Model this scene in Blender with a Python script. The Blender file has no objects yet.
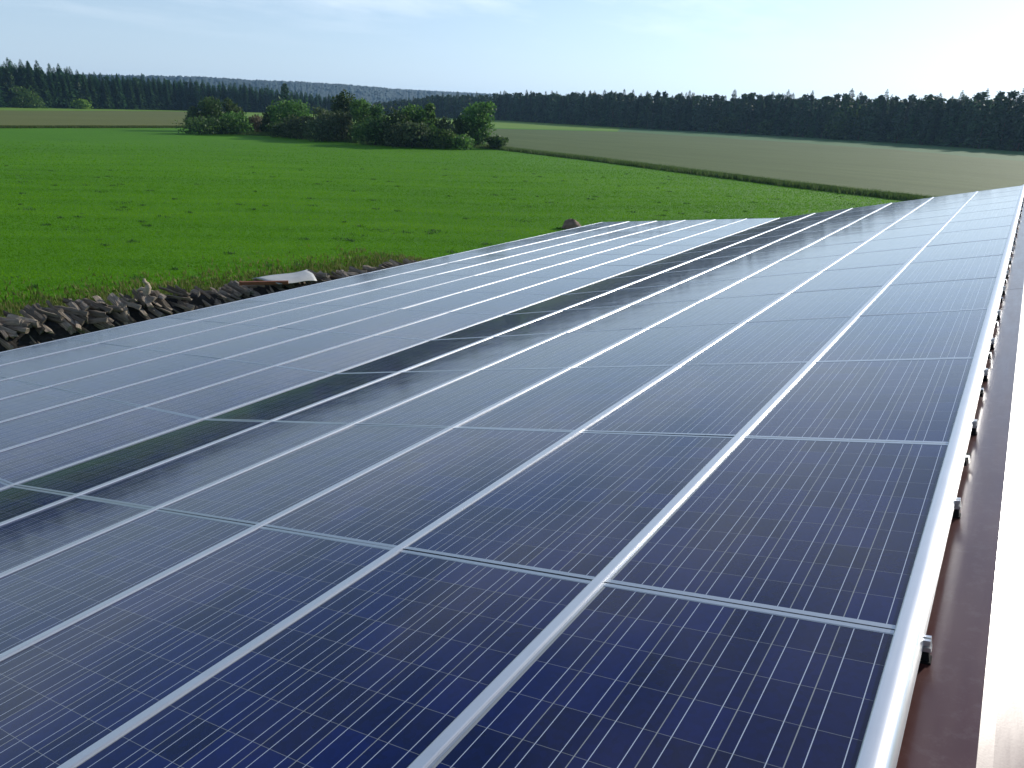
import bpy, math, random
import numpy as np
from mathutils import Vector, Matrix
random.seed(7); rng = np.random.default_rng(11)
S = bpy.context.scene
COL = S.collection
R = math.radians

# ------------------------------------------------------------------ roof frame
H0 = 5.6                      # ridge line (panel plane) above the ground
P1, P2 = R(13.5), R(7.106)    # pitch of the upper and of the lower slope
PY = 1.6389                   # panel pitch along the ridge
QU, QL = 1.01, 0.9907         # row pitch on the two slopes
NJ0, NJ1 = -2, 13             # panel columns along the ridge
Y0, Y1 = NJ0*PY, NJ1*PY
FOLD = -6*QU + 0.0315
def up(x, y, z):              # upper slope: x across (negative = down the slope), z off the glass
    return Vector((x*math.cos(P1) - z*math.sin(P1), y, H0 + x*math.sin(P1) + z*math.cos(P1)))
F0 = up(FOLD, 0, 0)
def low(x, y, z):
    return Vector((F0.x + x*math.cos(P2) - z*math.sin(P2), y, F0.z + x*math.sin(P2) + z*math.cos(P2)))

# ------------------------------------------------------------------ materials
def new_mat(name):
    m = bpy.data.materials.new(name); m.use_nodes = True
    nt = m.node_tree; nt.nodes.clear()
    out = nt.nodes.new('ShaderNodeOutputMaterial')
    return m, nt, out
class NT:
    def __init__(s, nt): s.nt = nt
    def n(s, t, **kw):
        o = s.nt.nodes.new(t)
        for k, v in kw.items():
            if hasattr(o, k): setattr(o, k, v)
        return o
    def l(s, a, b): s.nt.links.new(a, b)
    def put(s, sock, v):
        if hasattr(v, 'is_linked') or hasattr(v, 'links'): s.l(v, sock)
        else: sock.default_value = v
    def math(s, op, a, b=0.0, c=None, clamp=False):
        o = s.n('ShaderNodeMath', operation=op); o.use_clamp = clamp
        s.put(o.inputs[0], a); s.put(o.inputs[1], b)
        if c is not None: s.put(o.inputs[2], c)
        return o.outputs[0]
    def mix(s, f, a, b):
        o = s.n('ShaderNodeMix', data_type='RGBA')
        s.put(o.inputs[0], f); s.put(o.inputs[6], a); s.put(o.inputs[7], b)
        return o.outputs[2]
    def noise(s, vec, scale, detail=4, rough=.6):
        o = s.n('ShaderNodeTexNoise')
        s.l(vec, o.inputs['Vector']); o.inputs['Scale'].default_value = scale
        o.inputs['Detail'].default_value = detail; o.inputs['Roughness'].default_value = rough
        return o.outputs['Fac']
    def mapping(s, vec, scale=(1,1,1), rot=(0,0,0)):
        o = s.n('ShaderNodeMapping'); s.l(vec, o.inputs['Vector'])
        o.inputs['Scale'].default_value = scale; o.inputs['Rotation'].default_value = rot
        return o.outputs['Vector']
    def ramp(s, f, stops):
        o = s.n('ShaderNodeValToRGB'); s.l(f, o.inputs[0])
        e = o.color_ramp.elements
        while len(e) < len(stops): e.new(.5)
        for i, (p, c) in enumerate(stops):
            e[i].position = p; e[i].color = c if len(c) == 4 else (*c, 1)
        return o.outputs[0]
    def bump(s, h, strength=.3, dist=.02):
        o = s.n('ShaderNodeBump'); s.l(h, o.inputs['Height'])
        o.inputs['Strength'].default_value = strength; o.inputs['Distance'].default_value = dist
        return o.outputs[0]
def principled(nt, out, **kw):
    b = nt.nodes.new('ShaderNodeBsdfPrincipled')
    for k, v in kw.items():
        s = b.inputs[k.replace('_', ' ')]
        if hasattr(v, 'links'): nt.links.new(v, s)
        else: s.default_value = v
    nt.links.new(b.outputs[0], out.inputs[0])
    return b

def mat_cells():
    m, nt, out = new_mat('solar_cells'); N = NT(nt)
    tc = N.n('ShaderNodeTexCoord'); oi = N.n('ShaderNodeObjectInfo')
    sx = N.n('ShaderNodeSeparateXYZ'); N.l(tc.outputs['Object'], sx.inputs[0])
    c = .159
    u = N.math('DIVIDE', N.math('ADD', sx.outputs[0], 3*c), c)
    v = N.math('DIVIDE', N.math('ADD', sx.outputs[1], 5*c), c)
    fu, fv = N.math('FRACT', u), N.math('FRACT', v)
    eu = N.math('ABSOLUTE', N.math('SUBTRACT', fu, .5)); ev = N.math('ABSOLUTE', N.math('SUBTRACT', fv, .5))
    gap = N.math('MAXIMUM', N.math('GREATER_THAN', eu, .5-.0095), N.math('MULTIPLY', N.math('GREATER_THAN', ev, .5-.0052), .62))
    outu = N.math('GREATER_THAN', N.math('ABSOLUTE', N.math('SUBTRACT', u, 3)), 3.0)
    outv = N.math('GREATER_THAN', N.math('ABSOLUTE', N.math('SUBTRACT', v, 5)), 5.0)
    gap = N.math('MAXIMUM', gap, N.math('MAXIMUM', outu, outv))
    bus = N.math('LESS_THAN', N.math('ABSOLUTE', N.math('SUBTRACT', eu, .25)), .0078)
    # one tone per cell and panel, and the crystal grain of polycrystalline silicon
    cv = N.n('ShaderNodeCombineXYZ')
    N.l(N.math('FLOOR', u), cv.inputs[0]); N.l(N.math('FLOOR', v), cv.inputs[1])
    N.l(N.math('MULTIPLY', oi.outputs['Random'], 913.0), cv.inputs[2])
    wn = N.n('ShaderNodeTexWhiteNoise'); N.l(cv.outputs[0], wn.inputs['Vector'])
    off = N.n('ShaderNodeVectorMath', operation='ADD'); N.l(tc.outputs['Object'], off.inputs[0])
    cz = N.n('ShaderNodeCombineXYZ'); N.l(N.math('MULTIPLY', oi.outputs['Random'], 77.0), cz.inputs[2]); N.l(cz.outputs[0], off.inputs[1])
    vo = N.n('ShaderNodeTexVoronoi'); N.l(off.outputs[0], vo.inputs['Vector']); vo.inputs['Scale'].default_value = 55
    sc = N.n('ShaderNodeSeparateColor'); N.l(vo.outputs['Color'], sc.inputs[0])
    tone = N.math('ADD', N.math('MULTIPLY', wn.outputs['Value'], .65), N.math('MULTIPLY', sc.outputs[0], .35))
    cell = N.mix(tone, (.0012, .0030, .032, 1), (.0024, .0080, .088, 1))
    cell = N.mix(bus, cell, (.46, .52, .62, 1))
    col = N.mix(gap, cell, (.27, .29, .30, 1))
    # dust: faint, uneven, in streaks down the slope
    dn = N.noise(N.mapping(off.outputs[0], (1.2, 5, 1)), 1.6, 5, .65)
    dust = N.math('MULTIPLY', N.math('SUBTRACT', dn, .42, clamp=True), .014, clamp=True)
    col = N.mix(dust, col, (.20, .18, .15, 1))
    wav = N.noise(N.mapping(off.outputs[0], (1, 1, 1)), 2.2, 1, .5)
    fine = N.noise(off.outputs[0], 420, 1, .5)
    cn = N.bump(wav, .05, .02)
    rr = N.math('ADD', .055, N.math('MULTIPLY', dn, .07))
    principled(nt, out, Base_Color=col, Roughness=.42, Specular_IOR_Level=.02, Coat_Weight=1.0, Coat_IOR=1.42, Coat_Roughness=rr, Coat_Normal=cn)
    return m
def mat_alu(name, col=(.62, .65, .69), rough=.32, metal=.9):
    m, nt, out = new_mat(name); N = NT(nt)
    tc = N.n('ShaderNodeTexCoord')
    a = N.noise(N.mapping(tc.outputs['Object'], (60, 1.2, 60)), 1.5, 4, .6)
    b = N.noise(tc.outputs['Object'], 7, 4, .7)
    c = N.mix(N.math('MULTIPLY', b, .5), (*col, 1), tuple(x*.72 for x in col)+(1,))
    r = N.math('ADD', rough-.08, N.math('MULTIPLY', a, .16))
    principled(nt, out, Base_Color=c, Metallic=metal, Roughness=r)
    return m
def mat_plain(name, c1, c2, scale=4, rough=.7, metal=0, spec=.5, bump=.15, stretch=(1,1,1), coat=0, bd=.02):
    m, nt, out = new_mat(name); N = NT(nt)
    tc = N.n('ShaderNodeTexCoord')
    v = N.mapping(tc.outputs['Object'], stretch)
    a = N.noise(v, scale, 6, .65)
    col = N.mix(N.math('MULTIPLY', N.math('SUBTRACT', a, .3, clamp=True), 2.4, clamp=True), (*c1, 1), (*c2, 1))
    principled(nt, out, Base_Color=col, Roughness=rough, Metallic=metal, Specular_IOR_Level=spec, Normal=N.bump(a, bump, bd), Coat_Weight=coat, Coat_Roughness=.12)
    return m
def mat_sheet():              # red-brown coated roof sheet
    m, nt, out = new_mat('red_brown_sheet'); N = NT(nt)
    tc = N.n('ShaderNodeTexCoord')
    v = tc.outputs['Object']
    a = N.noise(v, 3.5, 6, .7); b = N.noise(N.mapping(v, (9, 1.2, 9)), 2.0, 5, .6); d = N.noise(v, 160, 2, .5)
    col = N.mix(a, (.070, .019, .016, 1), (.105, .034, .028, 1))
    sc = N.math('MULTIPLY', N.math('SUBTRACT', N.noise(v, 14, 6, .75), .52, clamp=True), 2.2, clamp=True)
    col = N.mix(sc, col, (.16, .11, .10, 1))
    r = N.math('ADD', .22, N.math('MULTIPLY', b, .20))
    big = N.noise(N.mapping(v, (1, .55, 1)), 2.2, 2, .5)
    h = N.math('ADD', N.math('MULTIPLY', big, 1.0), N.math('MULTIPLY', d, .012))
    principled(nt, out, Base_Color=col, Roughness=r, Specular_IOR_Level=.6, Normal=N.bump(h, .30, .02), Coat_Weight=.3, Coat_Roughness=.16)
    return m
def mat_leaf(name, stops, trans=.3, scale=.25, spec=.15):
    m, nt, out = new_mat(name); N = NT(nt)
    at = N.n('ShaderNodeAttribute'); at.attribute_name = 'rnd'
    tc = N.n('ShaderNodeTexCoord'); oi = N.n('ShaderNodeObjectInfo')
    nz = N.noise(tc.outputs['Object'], scale, 3, .6)
    f = N.math('ADD', N.math('MULTIPLY', at.outputs['Fac'], .5), N.math('MULTIPLY', nz, .5))
    col = N.ramp(f, stops)
    hs = N.n('ShaderNodeHueSaturation'); N.l(col, hs.inputs['Color'])
    N.l(N.math('ADD', .75, N.math('MULTIPLY', oi.outputs['Random'], .5)), hs.inputs['Value'])
    N.l(N.math('ADD', .485, N.math('MULTIPLY', oi.outputs['Random'], .03)), hs.inputs['Hue'])
    p = N.n('ShaderNodeBsdfPrincipled'); N.l(hs.outputs[0], p.inputs['Base Color']); p.inputs['Roughness'].default_value = .55; p.inputs['Specular IOR Level'].default_value = spec
    t = N.n('ShaderNodeBsdfTranslucent'); N.l(hs.outputs[0], t.inputs[0])
    mx = N.n('ShaderNodeMixShader'); mx.inputs[0].default_value = trans
    N.l(p.outputs[0], mx.inputs[1]); N.l(t.outputs[0], mx.inputs[2]); N.l(mx.outputs[0], out.inputs[0])
    return m
def mat_field(name, stops, streak=(.05, .5), rot=.0, fine=3.0, trans=.25, dry=None, dots=True):
    m, nt, out = new_mat(name); N = NT(nt)
    tc = N.n('ShaderNodeTexCoord'); v = tc.outputs['Object']
    a = N.noise(N.mapping(N.mapping(v, (1, 1, 1), (0, 0, rot)), (streak[0], streak[1], 1)), 1.0, 6, .65)
    b = N.noise(v, fine, 6, .75)
    c = N.noise(v, .035, 4, .55)
    f = N.math('ADD', N.math('MULTIPLY', a, .40), N.math('ADD', N.math('MULTIPLY', b, .35), N.math('MULTIPLY', c, .25)))
    col = N.ramp(f, stops)
    if dots:                  # clods and small weeds scattered over the crop
        vo = N.n('ShaderNodeTexVoronoi'); N.l(v, vo.inputs['Vector']); vo.inputs['Scale'].default_value = .8
        n2 = N.noise(v, .9, 4, .6)
        k = N.math('MULTIPLY', N.math('LESS_THAN', vo.outputs['Distance'], N.math('MULTIPLY', N.math('SUBTRACT', n2, .47, clamp=True), 1.6)), .6)
        col = N.mix(k, col, (.016, .034, .008, 1))
    p = N.n('ShaderNodeBsdfPrincipled'); N.l(col, p.inputs['Base Color']); p.inputs['Roughness'].default_value = .8; p.inputs['Specular IOR Level'].default_value = .1
    N.l(N.bump(N.math('ADD', b, a), .5, .15), p.inputs['Normal'])
    N.l(p.outputs[0], out.inputs[0])
    return m
def mat_wood(name, c1, c2):
    m, nt, out = new_mat(name); N = NT(nt)
    tc = N.n('ShaderNodeTexCoord'); oi = N.n('ShaderNodeObjectInfo')
    a = N.noise(N.mapping(tc.outputs['Object'], (1.2, 14, 14)), 2.2, 6, .7)
    col = N.mix(N.math('MULTIPLY', N.math('SUBTRACT', a, .28, clamp=True), 2.2, clamp=True), (*c1, 1), (*c2, 1))
    hs = N.n('ShaderNodeHueSaturation'); N.l(col, hs.inputs['Color'])
    N.l(N.math('ADD', .45, N.math('MULTIPLY', oi.outputs['Random'], 1.15)), hs.inputs['Value'])
    principled(nt, out, Base_Color=hs.outputs[0], Roughness=.85, Specular_IOR_Level=.2, Normal=N.bump(a, .7, .03))
    return m

M = {}
M['cells'] = mat_cells()
M['frame'] = mat_alu('frame_aluminium', (.50, .53, .57), .34)
M['rail'] = mat_alu('rail_aluminium', (.74, .76, .79), .36, .75)
M['clip'] = mat_alu('bracket_aluminium', (.78, .79, .80), .30, .8)
M['sheet'] = mat_sheet()
M['black'] = mat_plain('black_hook_and_chamber_shade', (.008, .008, .009), (.016, .015, .016), 12, .75, spec=.2)
M['wall'] = mat_plain('barn_wall_boards', (.10, .055, .03), (.17, .10, .06), 3, .8, stretch=(6, 6, .6))
M['back'] = mat_plain('panel_backsheet', (.5, .5, .5), (.6, .6, .6), 2, .6)
GR = [(.28, (.038, .122, .003)), (.44, (.058, .176, .004)), (.56, (.076, .215, .005)), (.72, (.112, .265, .009))]
M['grass'] = mat_field('meadow_ground', GR, (.09, .75), R(-40), 8.0)
M['tuft'] = mat_leaf('grass_blades', [(.2, (0.0641, 0.2003, 0.0025)), (.5, (0.1051, 0.3034, 0.0036)), (.8, (0.1692, 0.3762, 0.0096))], .45, .09, .1)
M['dry'] = mat_leaf('dry_margin_grass', [(.2, (0.0473, 0.1013, 0.0135)), (.5, (0.1283, 0.1755, 0.0378)), (.8, (0.2835, 0.2565, 0.1013))], .35, .3, .1)
M['margin'] = mat_leaf('dark_margin_grass', [(.2, (0.0450, 0.0825, 0.0175)), (.5, (0.0775, 0.1275, 0.0300)), (.85, (0.1375, 0.1688, 0.0525))], .4, .2, .1)
M['grain'] = mat_field('ripening_grain', [(.28, (0.0506, 0.0819, 0.0224)), (.44, (0.0768, 0.1120, 0.0316)), (.56, (0.0943, 0.1314, 0.0400)), (.75, (0.1223, 0.1594, 0.0540))], (.018, .45), R(27), 3.0, dots=False)
M['tan'] = mat_field('brownish_crop', [(.3, (0.0868, 0.1068, 0.0273)), (.5, (0.1189, 0.1366, 0.0373)), (.7, (0.1485, 0.1615, 0.0497))], (.02, .4), R(-88), 3.0, dots=False)
M['lime'] = mat_field('pale_grass_strip', [(.25, (.10, .19, .020)), (.5, (.14, .24, .030)), (.75, (.18, .28, .045))], (.03, .3), R(20), 2.0, dots=False)
M['green2'] = mat_field('young_crop_strip', [(.25, (.055, .125, .040)), (.5, (.075, .155, .055)), (.75, (.10, .18, .07))], (.03, .3), R(-20), 2.0, dots=False)
M['floor'] = mat_plain('forest_floor_soil', (.014, .017, .008), (.03, .033, .014), .3, .9)
M['spruce'] = mat_leaf('spruce_needles', [(.2, (0.0153, 0.0459, 0.0165)), (.5, (0.0326, 0.0880, 0.0298)), (.8, (0.0651, 0.1416, 0.0446))], 0.28, .3)
M['pine'] = mat_leaf('pine_needles', [(.2, (0.0184, 0.0440, 0.0201)), (.5, (0.0367, 0.0774, 0.0326)), (.8, (0.0689, 0.1214, 0.0465))], 0.28, .25)
M['leafa'] = mat_leaf('shrub_leaves', [(.2, (0.0310, 0.0696, 0.0126)), (.5, (0.0689, 0.1459, 0.0252)), (.8, (0.1293, 0.2238, 0.0473))], 0.4, .3)
M['leafb'] = mat_leaf('dark_shrub_leaves', [(.2, (0.0223, 0.0515, 0.0143)), (.5, (0.0491, 0.1030, 0.0244)), (.8, (0.0981, 0.1716, 0.0407))], 0.4, .3)
M['leafc'] = mat_leaf('grey_shrub_leaves', [(.2, (0.0352, 0.0580, 0.0229)), (.5, (0.0691, 0.1028, 0.0414)), (.8, (0.1195, 0.1512, 0.0712))], 0.4, .3)
M['leafd'] = mat_leaf('yellow_shrub_leaves', [(.2, (0.0913, 0.1658, 0.0185)), (.5, (0.1724, 0.2925, 0.0370)), (.8, (0.2839, 0.4095, 0.0648))], 0.4, .3)
M['leafe'] = mat_leaf('brown_shrub_leaves', [(.2, (0.0690, 0.0663, 0.0333)), (.5, (0.1257, 0.1092, 0.0593)), (.8, (0.1927, 0.1599, 0.0926))], 0.4, .3)
M['bark'] = mat_plain('tree_bark', (.035, .026, .020), (.085, .062, .045), 3, .9, stretch=(6, 6, 1))
M['pbark'] = mat_plain('pine_bark', (.06, .035, .022), (.14, .075, .042), 2, .9, stretch=(5, 5, 1))
M['log'] = mat_wood('weathered_wood', (0.0558, 0.0436, 0.0328), (0.3011, 0.2549, 0.2020))
M['pale'] = mat_wood('pale_wood', (.13, .105, .075), (.34, .29, .225))
M['logend'] = mat_wood('log_end_grain', (.10, .085, .07), (.24, .205, .165))
M['filler'] = mat_plain('gap_shade_filler', (.008, .007, .006), (.030, .025, .021), 9, .95, bump=.8, bd=.08)  # near-black colour standing in for shade between the logs
M['tarp'] = mat_plain('grey_cover_sheet', (0.3276, 0.3432, 0.3432), (0.4212, 0.4368, 0.4368), 3, .55, bump=.1)
M['rust'] = mat_plain('red_brown_board', (.17, .055, .026), (.25, .085, .042), 5, .7)
M['stone'] = mat_plain('brown_boulder', (.10, .065, .045), (.23, .165, .12), 3, .9, bump=.6, bd=.06)
M['hill'] = mat_plain('haze_tinted_wooded_hill', (.006, .026, .026), (.016, .048, .042), .012, .95, bump=0)  # some of the blue distance haze is put into this base colour

# ------------------------------------------------------------------ mesh helpers
class MB:
    def __init__(s): s.v = []; s.f = []; s.mi = []
    def add(s, vs, fs, mi=0):
        b = len(s.v); s.v += [tuple(v) for v in vs]; s.f += [tuple(b+i for i in f) for f in fs]; s.mi += [mi]*len(fs)
    def box(s, x0, x1, y0, y1, z0, z1, mi=0):
        s.add([(x0,y0,z0),(x1,y0,z0),(x1,y1,z0),(x0,y1,z0),(x0,y0,z1),(x1,y0,z1),(x1,y1,z1),(x0,y1,z1)],
              [(3,2,1,0),(4,5,6,7),(0,1,5,4),(1,2,6,5),(2,3,7,6),(3,0,4,7)], mi)
    def extrude_y(s, prof, y0, y1, mi=0):      # closed profile in x,z
        n = len(prof)
        vs = [(x, y0, z) for x, z in prof] + [(x, y1, z) for x, z in prof]
        fs = [(i, (i+1) % n, n+(i+1) % n, n+i) for i in range(n)] + [tuple(range(n))[::-1], tuple(range(n, 2*n))]
        s.add(vs, fs, mi)
    def tube(s, pts, rad, seg=6, mi=0):
        pts = [Vector(p) for p in pts]; n = len(pts); vs = []
        for i, p in enumerate(pts):
            d = (pts[min(i+1, n-1)] - pts[max(i-1, 0)]).normalized()
            a = d.cross(Vector((0, 0, 1)) if abs(d.z) < .9 else Vector((1, 0, 0))).normalized(); b = d.cross(a)
            r = rad[i] if isinstance(rad, (list, tuple)) else rad
            vs += [p + (a*math.cos(t) + b*math.sin(t))*r for t in [2*math.pi*k/seg for k in range(seg)]]
        fs = [(i*seg+k, i*seg+(k+1) % seg, (i+1)*seg+(k+1) % seg, (i+1)*seg+k) for i in range(n-1) for k in range(seg)]
        fs += [tuple(range(seg))[::-1], tuple((n-1)*seg+k for k in range(seg))]
        s.add(vs, fs, mi)
    def mesh(s, name, mats, smooth=False):
        me = bpy.data.meshes.new(name); me.from_pydata(s.v, [], s.f)
        for m in (mats if isinstance(mats, (list, tuple)) else [mats]): me.materials.append(m)
        if any(s.mi): me.polygons.foreach_set('material_index', s.mi)
        if smooth: me.polygons.foreach_set('use_smooth', [True]*len(s.f))
        me.update(); return me
def link(name, me, parent=None, loc=None):
    o = bpy.data.objects.new(name, me); COL.objects.link(o)
    if parent: o.parent = parent
    if loc is not None: o.location = loc
    return o
def tag(o, label=None, cat=None, group=None, kind=None):
    for k, v in (('label', label), ('category', cat), ('group', group), ('kind', kind)):
        if v: o[k] = v
    return o
def empty(name, loc=(0,0,0), rot=(0,0,0)):
    o = bpy.data.objects.new(name, None); COL.objects.link(o); o.location = loc; o.rotation_euler = rot; o.empty_display_size = .2
    return o
def copy_tree(o, parent=None):
    c = o.copy(); COL.objects.link(c)
    if parent: c.parent = parent
    for ch in o.children: copy_tree(ch, c)
    return c
def np_mesh(name, V, F, mats, rnd=None):       # V (n,3), F (m,3 or 4)
    me = bpy.data.meshes.new(name); k = F.shape[1]
    me.vertices.add(len(V)); me.vertices.foreach_set('co', V.astype(np.float32).ravel())
    me.loops.add(F.size); me.loops.foreach_set('vertex_index', F.astype(np.int32).ravel())
    me.polygons.add(len(F)); me.polygons.foreach_set('loop_start', np.arange(0, F.size, k, dtype=np.int32))
    me.update(calc_edges=True)
    for m in (mats if isinstance(mats, (list, tuple)) else [mats]): me.materials.append(m)
    if rnd is not None:
        a = me.attributes.new('rnd', 'FLOAT', 'FACE'); a.data.foreach_set('value', rnd.astype(np.float32))
    return me

# ------------------------------------------------------------------ ground and fields
def sheet(name, pts, z, m, kind='structure'):
    b = MB(); b.add([(x, y, z) for x, y in pts], [tuple(range(len(pts)))])
    return tag(link(name, b.mesh(name, m)), kind=kind)
GX = 3600
sheet('ground', [(-GX, -GX), (GX, -GX), (GX, GX), (-GX, GX)], 0, M['grass'])
LIME_L = [(-372, 60), (-361, 150), (-412, 262), (-431, 330), (-330, 318), (-262, 262), (-310, 470), (-470, 480), (-520, 100), (-480, 20), (-380, 20)]
sheet('grass_strip', [(-306, 40), (-306.4, 88), (-361.7, 154.7), (-415, 260.6), (-432, 328), (-352, 440), (-480, 470), (-560, 100), (-480, 20)], .004, M['lime'])
sheet('meadow_beyond_hedge', [(-182, 121), (-140, 111), (-92, 122), (-181, 254), (-147, 302), (-182, 372), (-303, 437), (-350, 440), (-430, 330), (-231, 172)], .008, M['lime'])
sheet('crop_strip', [(-172, 352), (-132, 266), (-70, 240), (-28, 212), (-1, 180), (17, 158), (75, 98), (120, 170), (40, 255), (-2, 278), (-40, 311), (-100, 351), (-172, 373)], .012, M['green2'])
# grain fields: standing crop with a real height
def crop(name, near, far, h, m):
    n = 40
    def samp(poly):
        P = np.array(poly, float); d = np.r_[0, np.cumsum(np.linalg.norm(np.diff(P, axis=0), axis=1))]
        t = np.linspace(0, d[-1], n+1); return np.c_[np.interp(t, d, P[:, 0]), np.interp(t, d, P[:, 1])]
    A, B = samp(near), samp(far); b = MB(); k = 30; vs = []
    for j in range(k+1):
        for i in range(n+1):
            q = A[i]*(1-j/k) + B[i]*j/k
            edge = j in (0, k) or i in (0, n)
            vs.append((q[0], q[1], h + (random.uniform(-.10, .06) if edge else random.uniform(-.03, .03))))
    fs = [(j*(n+1)+i, j*(n+1)+i+1, (j+1)*(n+1)+i+1, (j+1)*(n+1)+i) for j in range(k) for i in range(n)]
    rim = [i for i in range(n+1)] + [j*(n+1)+n for j in range(1, k+1)] + [k*(n+1)+i for i in range(n-1, -1, -1)] + [j*(n+1) for j in range(k-1, 0, -1)]
    base = len(vs); vs += [(vs[i][0], vs[i][1], 0.02) for i in rim]; L = len(rim)
    fs += [(rim[q], base+q, base+(q+1) % L, rim[(q+1) % L]) for q in range(L)]
    b.add(vs, fs); return tag(link(name, b.mesh(name, m)), kind='structure')
crop('grain_field', [(-91.7, 124), (-83.1, 118.5), (-55.1, 105.1), (-34.9, 94), (-20.4, 86), (4, 76), (60, 52)],
     [(-163.4, 222.4), (-159.0, 228.4), (-130.5, 268.1), (-70.1, 243.7), (-28.1, 217.1), (-1.1, 185.1), (17.0, 164.6), (75, 105)], .50, M['grain'])
crop('brown_crop_field', [(-179, 35), (-181.9, 76.1), (-183.4, 121.9), (-212, 160), (-215, 163)],
     [(-280, 30), (-330, 140), (-380, 238), (-396, 300), (-396, 302)], .55, M['tan'])

# hills on the horizon
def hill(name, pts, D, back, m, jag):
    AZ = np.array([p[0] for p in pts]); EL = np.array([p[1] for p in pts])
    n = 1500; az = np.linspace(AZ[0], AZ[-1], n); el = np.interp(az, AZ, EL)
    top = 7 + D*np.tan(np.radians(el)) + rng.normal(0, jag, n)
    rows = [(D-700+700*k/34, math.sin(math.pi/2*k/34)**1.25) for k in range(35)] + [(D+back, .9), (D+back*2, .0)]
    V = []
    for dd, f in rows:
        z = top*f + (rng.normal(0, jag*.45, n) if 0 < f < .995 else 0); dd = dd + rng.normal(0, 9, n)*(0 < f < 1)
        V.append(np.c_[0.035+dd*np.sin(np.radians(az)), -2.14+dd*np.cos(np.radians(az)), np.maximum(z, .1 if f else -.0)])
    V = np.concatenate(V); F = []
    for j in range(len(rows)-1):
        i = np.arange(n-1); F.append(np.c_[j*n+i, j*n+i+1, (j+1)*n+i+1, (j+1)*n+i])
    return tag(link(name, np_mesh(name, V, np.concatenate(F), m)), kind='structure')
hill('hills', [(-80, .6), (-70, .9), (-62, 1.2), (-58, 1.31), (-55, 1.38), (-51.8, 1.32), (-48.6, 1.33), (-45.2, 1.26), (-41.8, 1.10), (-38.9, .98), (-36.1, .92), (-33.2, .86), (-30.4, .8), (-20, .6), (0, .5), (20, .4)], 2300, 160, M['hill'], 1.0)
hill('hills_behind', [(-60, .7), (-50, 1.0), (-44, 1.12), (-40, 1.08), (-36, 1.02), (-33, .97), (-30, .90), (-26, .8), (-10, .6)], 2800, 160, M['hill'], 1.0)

# ------------------------------------------------------------------ trees
def leafcloud(pts, size, squash=1.0):           # one bent leaf-clump quad at every point
    n = len(pts)
    a = rng.normal(size=(n, 3)); a /= np.linalg.norm(a, axis=1)[:, None]
    b = rng.normal(size=(n, 3)); b -= (a*b).sum(1)[:, None]*a; b /= np.linalg.norm(b, axis=1)[:, None]
    s = size*rng.uniform(.6, 1.4, n)[:, None]
    a = a*s; b = b*s*rng.uniform(.45, .9, n)[:, None]
    c = np.cross(a, b); c /= np.linalg.norm(c, axis=1)[:, None]; c *= s*.25
    V = np.stack([pts-a-c, pts-b*.9, pts+a-c*.5, pts+b], 1).reshape(-1, 3)
    F = np.arange(4*n).reshape(n, 4)
    return V, F
def blob_points(n, ells, shell=.55):
    """points in a union of ellipsoids, denser towards their skins"""
    w = np.array([e[3]*e[4]*e[5] for e in ells])**.75; k = rng.choice(len(ells), n, p=w/w.sum())
    E = np.array(ells)[k]; d = rng.normal(size=(n, 3)); d /= np.linalg.norm(d, axis=1)[:, None]
    r = shell + (1-shell)*rng.uniform(0, 1, n)**.5
    r = np.where(rng.uniform(size=n) < .25, r*rng.uniform(.3, 1, n), r)*rng.normal(1.0, .15, n)
    return E[:, :3] + d*E[:, 3:]*r[:, None]
def branches(b, base, height, ells, r0, nb):
    b.tube([(0, 0, -.1), (0.02*height, 0, height*.3), (-.01*height, .02*height, height*.62)], [r0, r0*.75, r0*.35], 7)
    for e in ells[:nb]:
        z0 = random.uniform(.12, .45)*height
        m = (e[0]*.45, e[1]*.45, z0*.5+e[2]*.5-.2)
        b.tube([(0, 0, z0), m, (e[0], e[1], e[2])], [r0*.45, r0*.3, r0*.1], 5)
def shrub_meshes(w, h, n, leaf, mat, dens_low=.1, spire=False, size=.34, lobes=9):
    ells = []
    for i in range(lobes):
        t = random.uniform(dens_low, .88); a = random.uniform(0, 6.283)
        env = (math.sin(math.pi*min(.98, .18+.74*t))**.7) if not spire else (1.05-t)
        rr = random.uniform(.1, .80)*w/2*env
        s = random.uniform(.22, .36)*w*(.55+.5*env)
        ells.append((rr*math.cos(a), rr*math.sin(a), h*t, s, s, min(s*random.uniform(.7, 1.1), h*(1-t)*1.02+.15)))
    ells.append((0, 0, h*.5, w*.27, w*.27, h*.42))
    pts = blob_points(n, ells)
    pts = pts[(pts[:, 2] > .05)]
    V, F = leafcloud(pts, size); rn = rng.uniform(0, 1, len(F))
    crown = np_mesh('crown', V, F, mat, rn)
    b = MB(); branches(b, 0, h, ells, .02*h+.04, 7)
    return crown, b.mesh('trunk', M['bark'], True)
def plant(name, x, y, meshes, rz=0, sc=1.0, label=None, cat='tree', group=None, parts=('crown', 'trunk'), sz=None):
    r = empty(name, (x, y, 0), (0, 0, rz)); r.scale = (sc, sc, sz or sc)
    tag(r, label, cat, group)
    for nm, me in zip(parts, meshes): link(nm, me, r)
    return r

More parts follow.
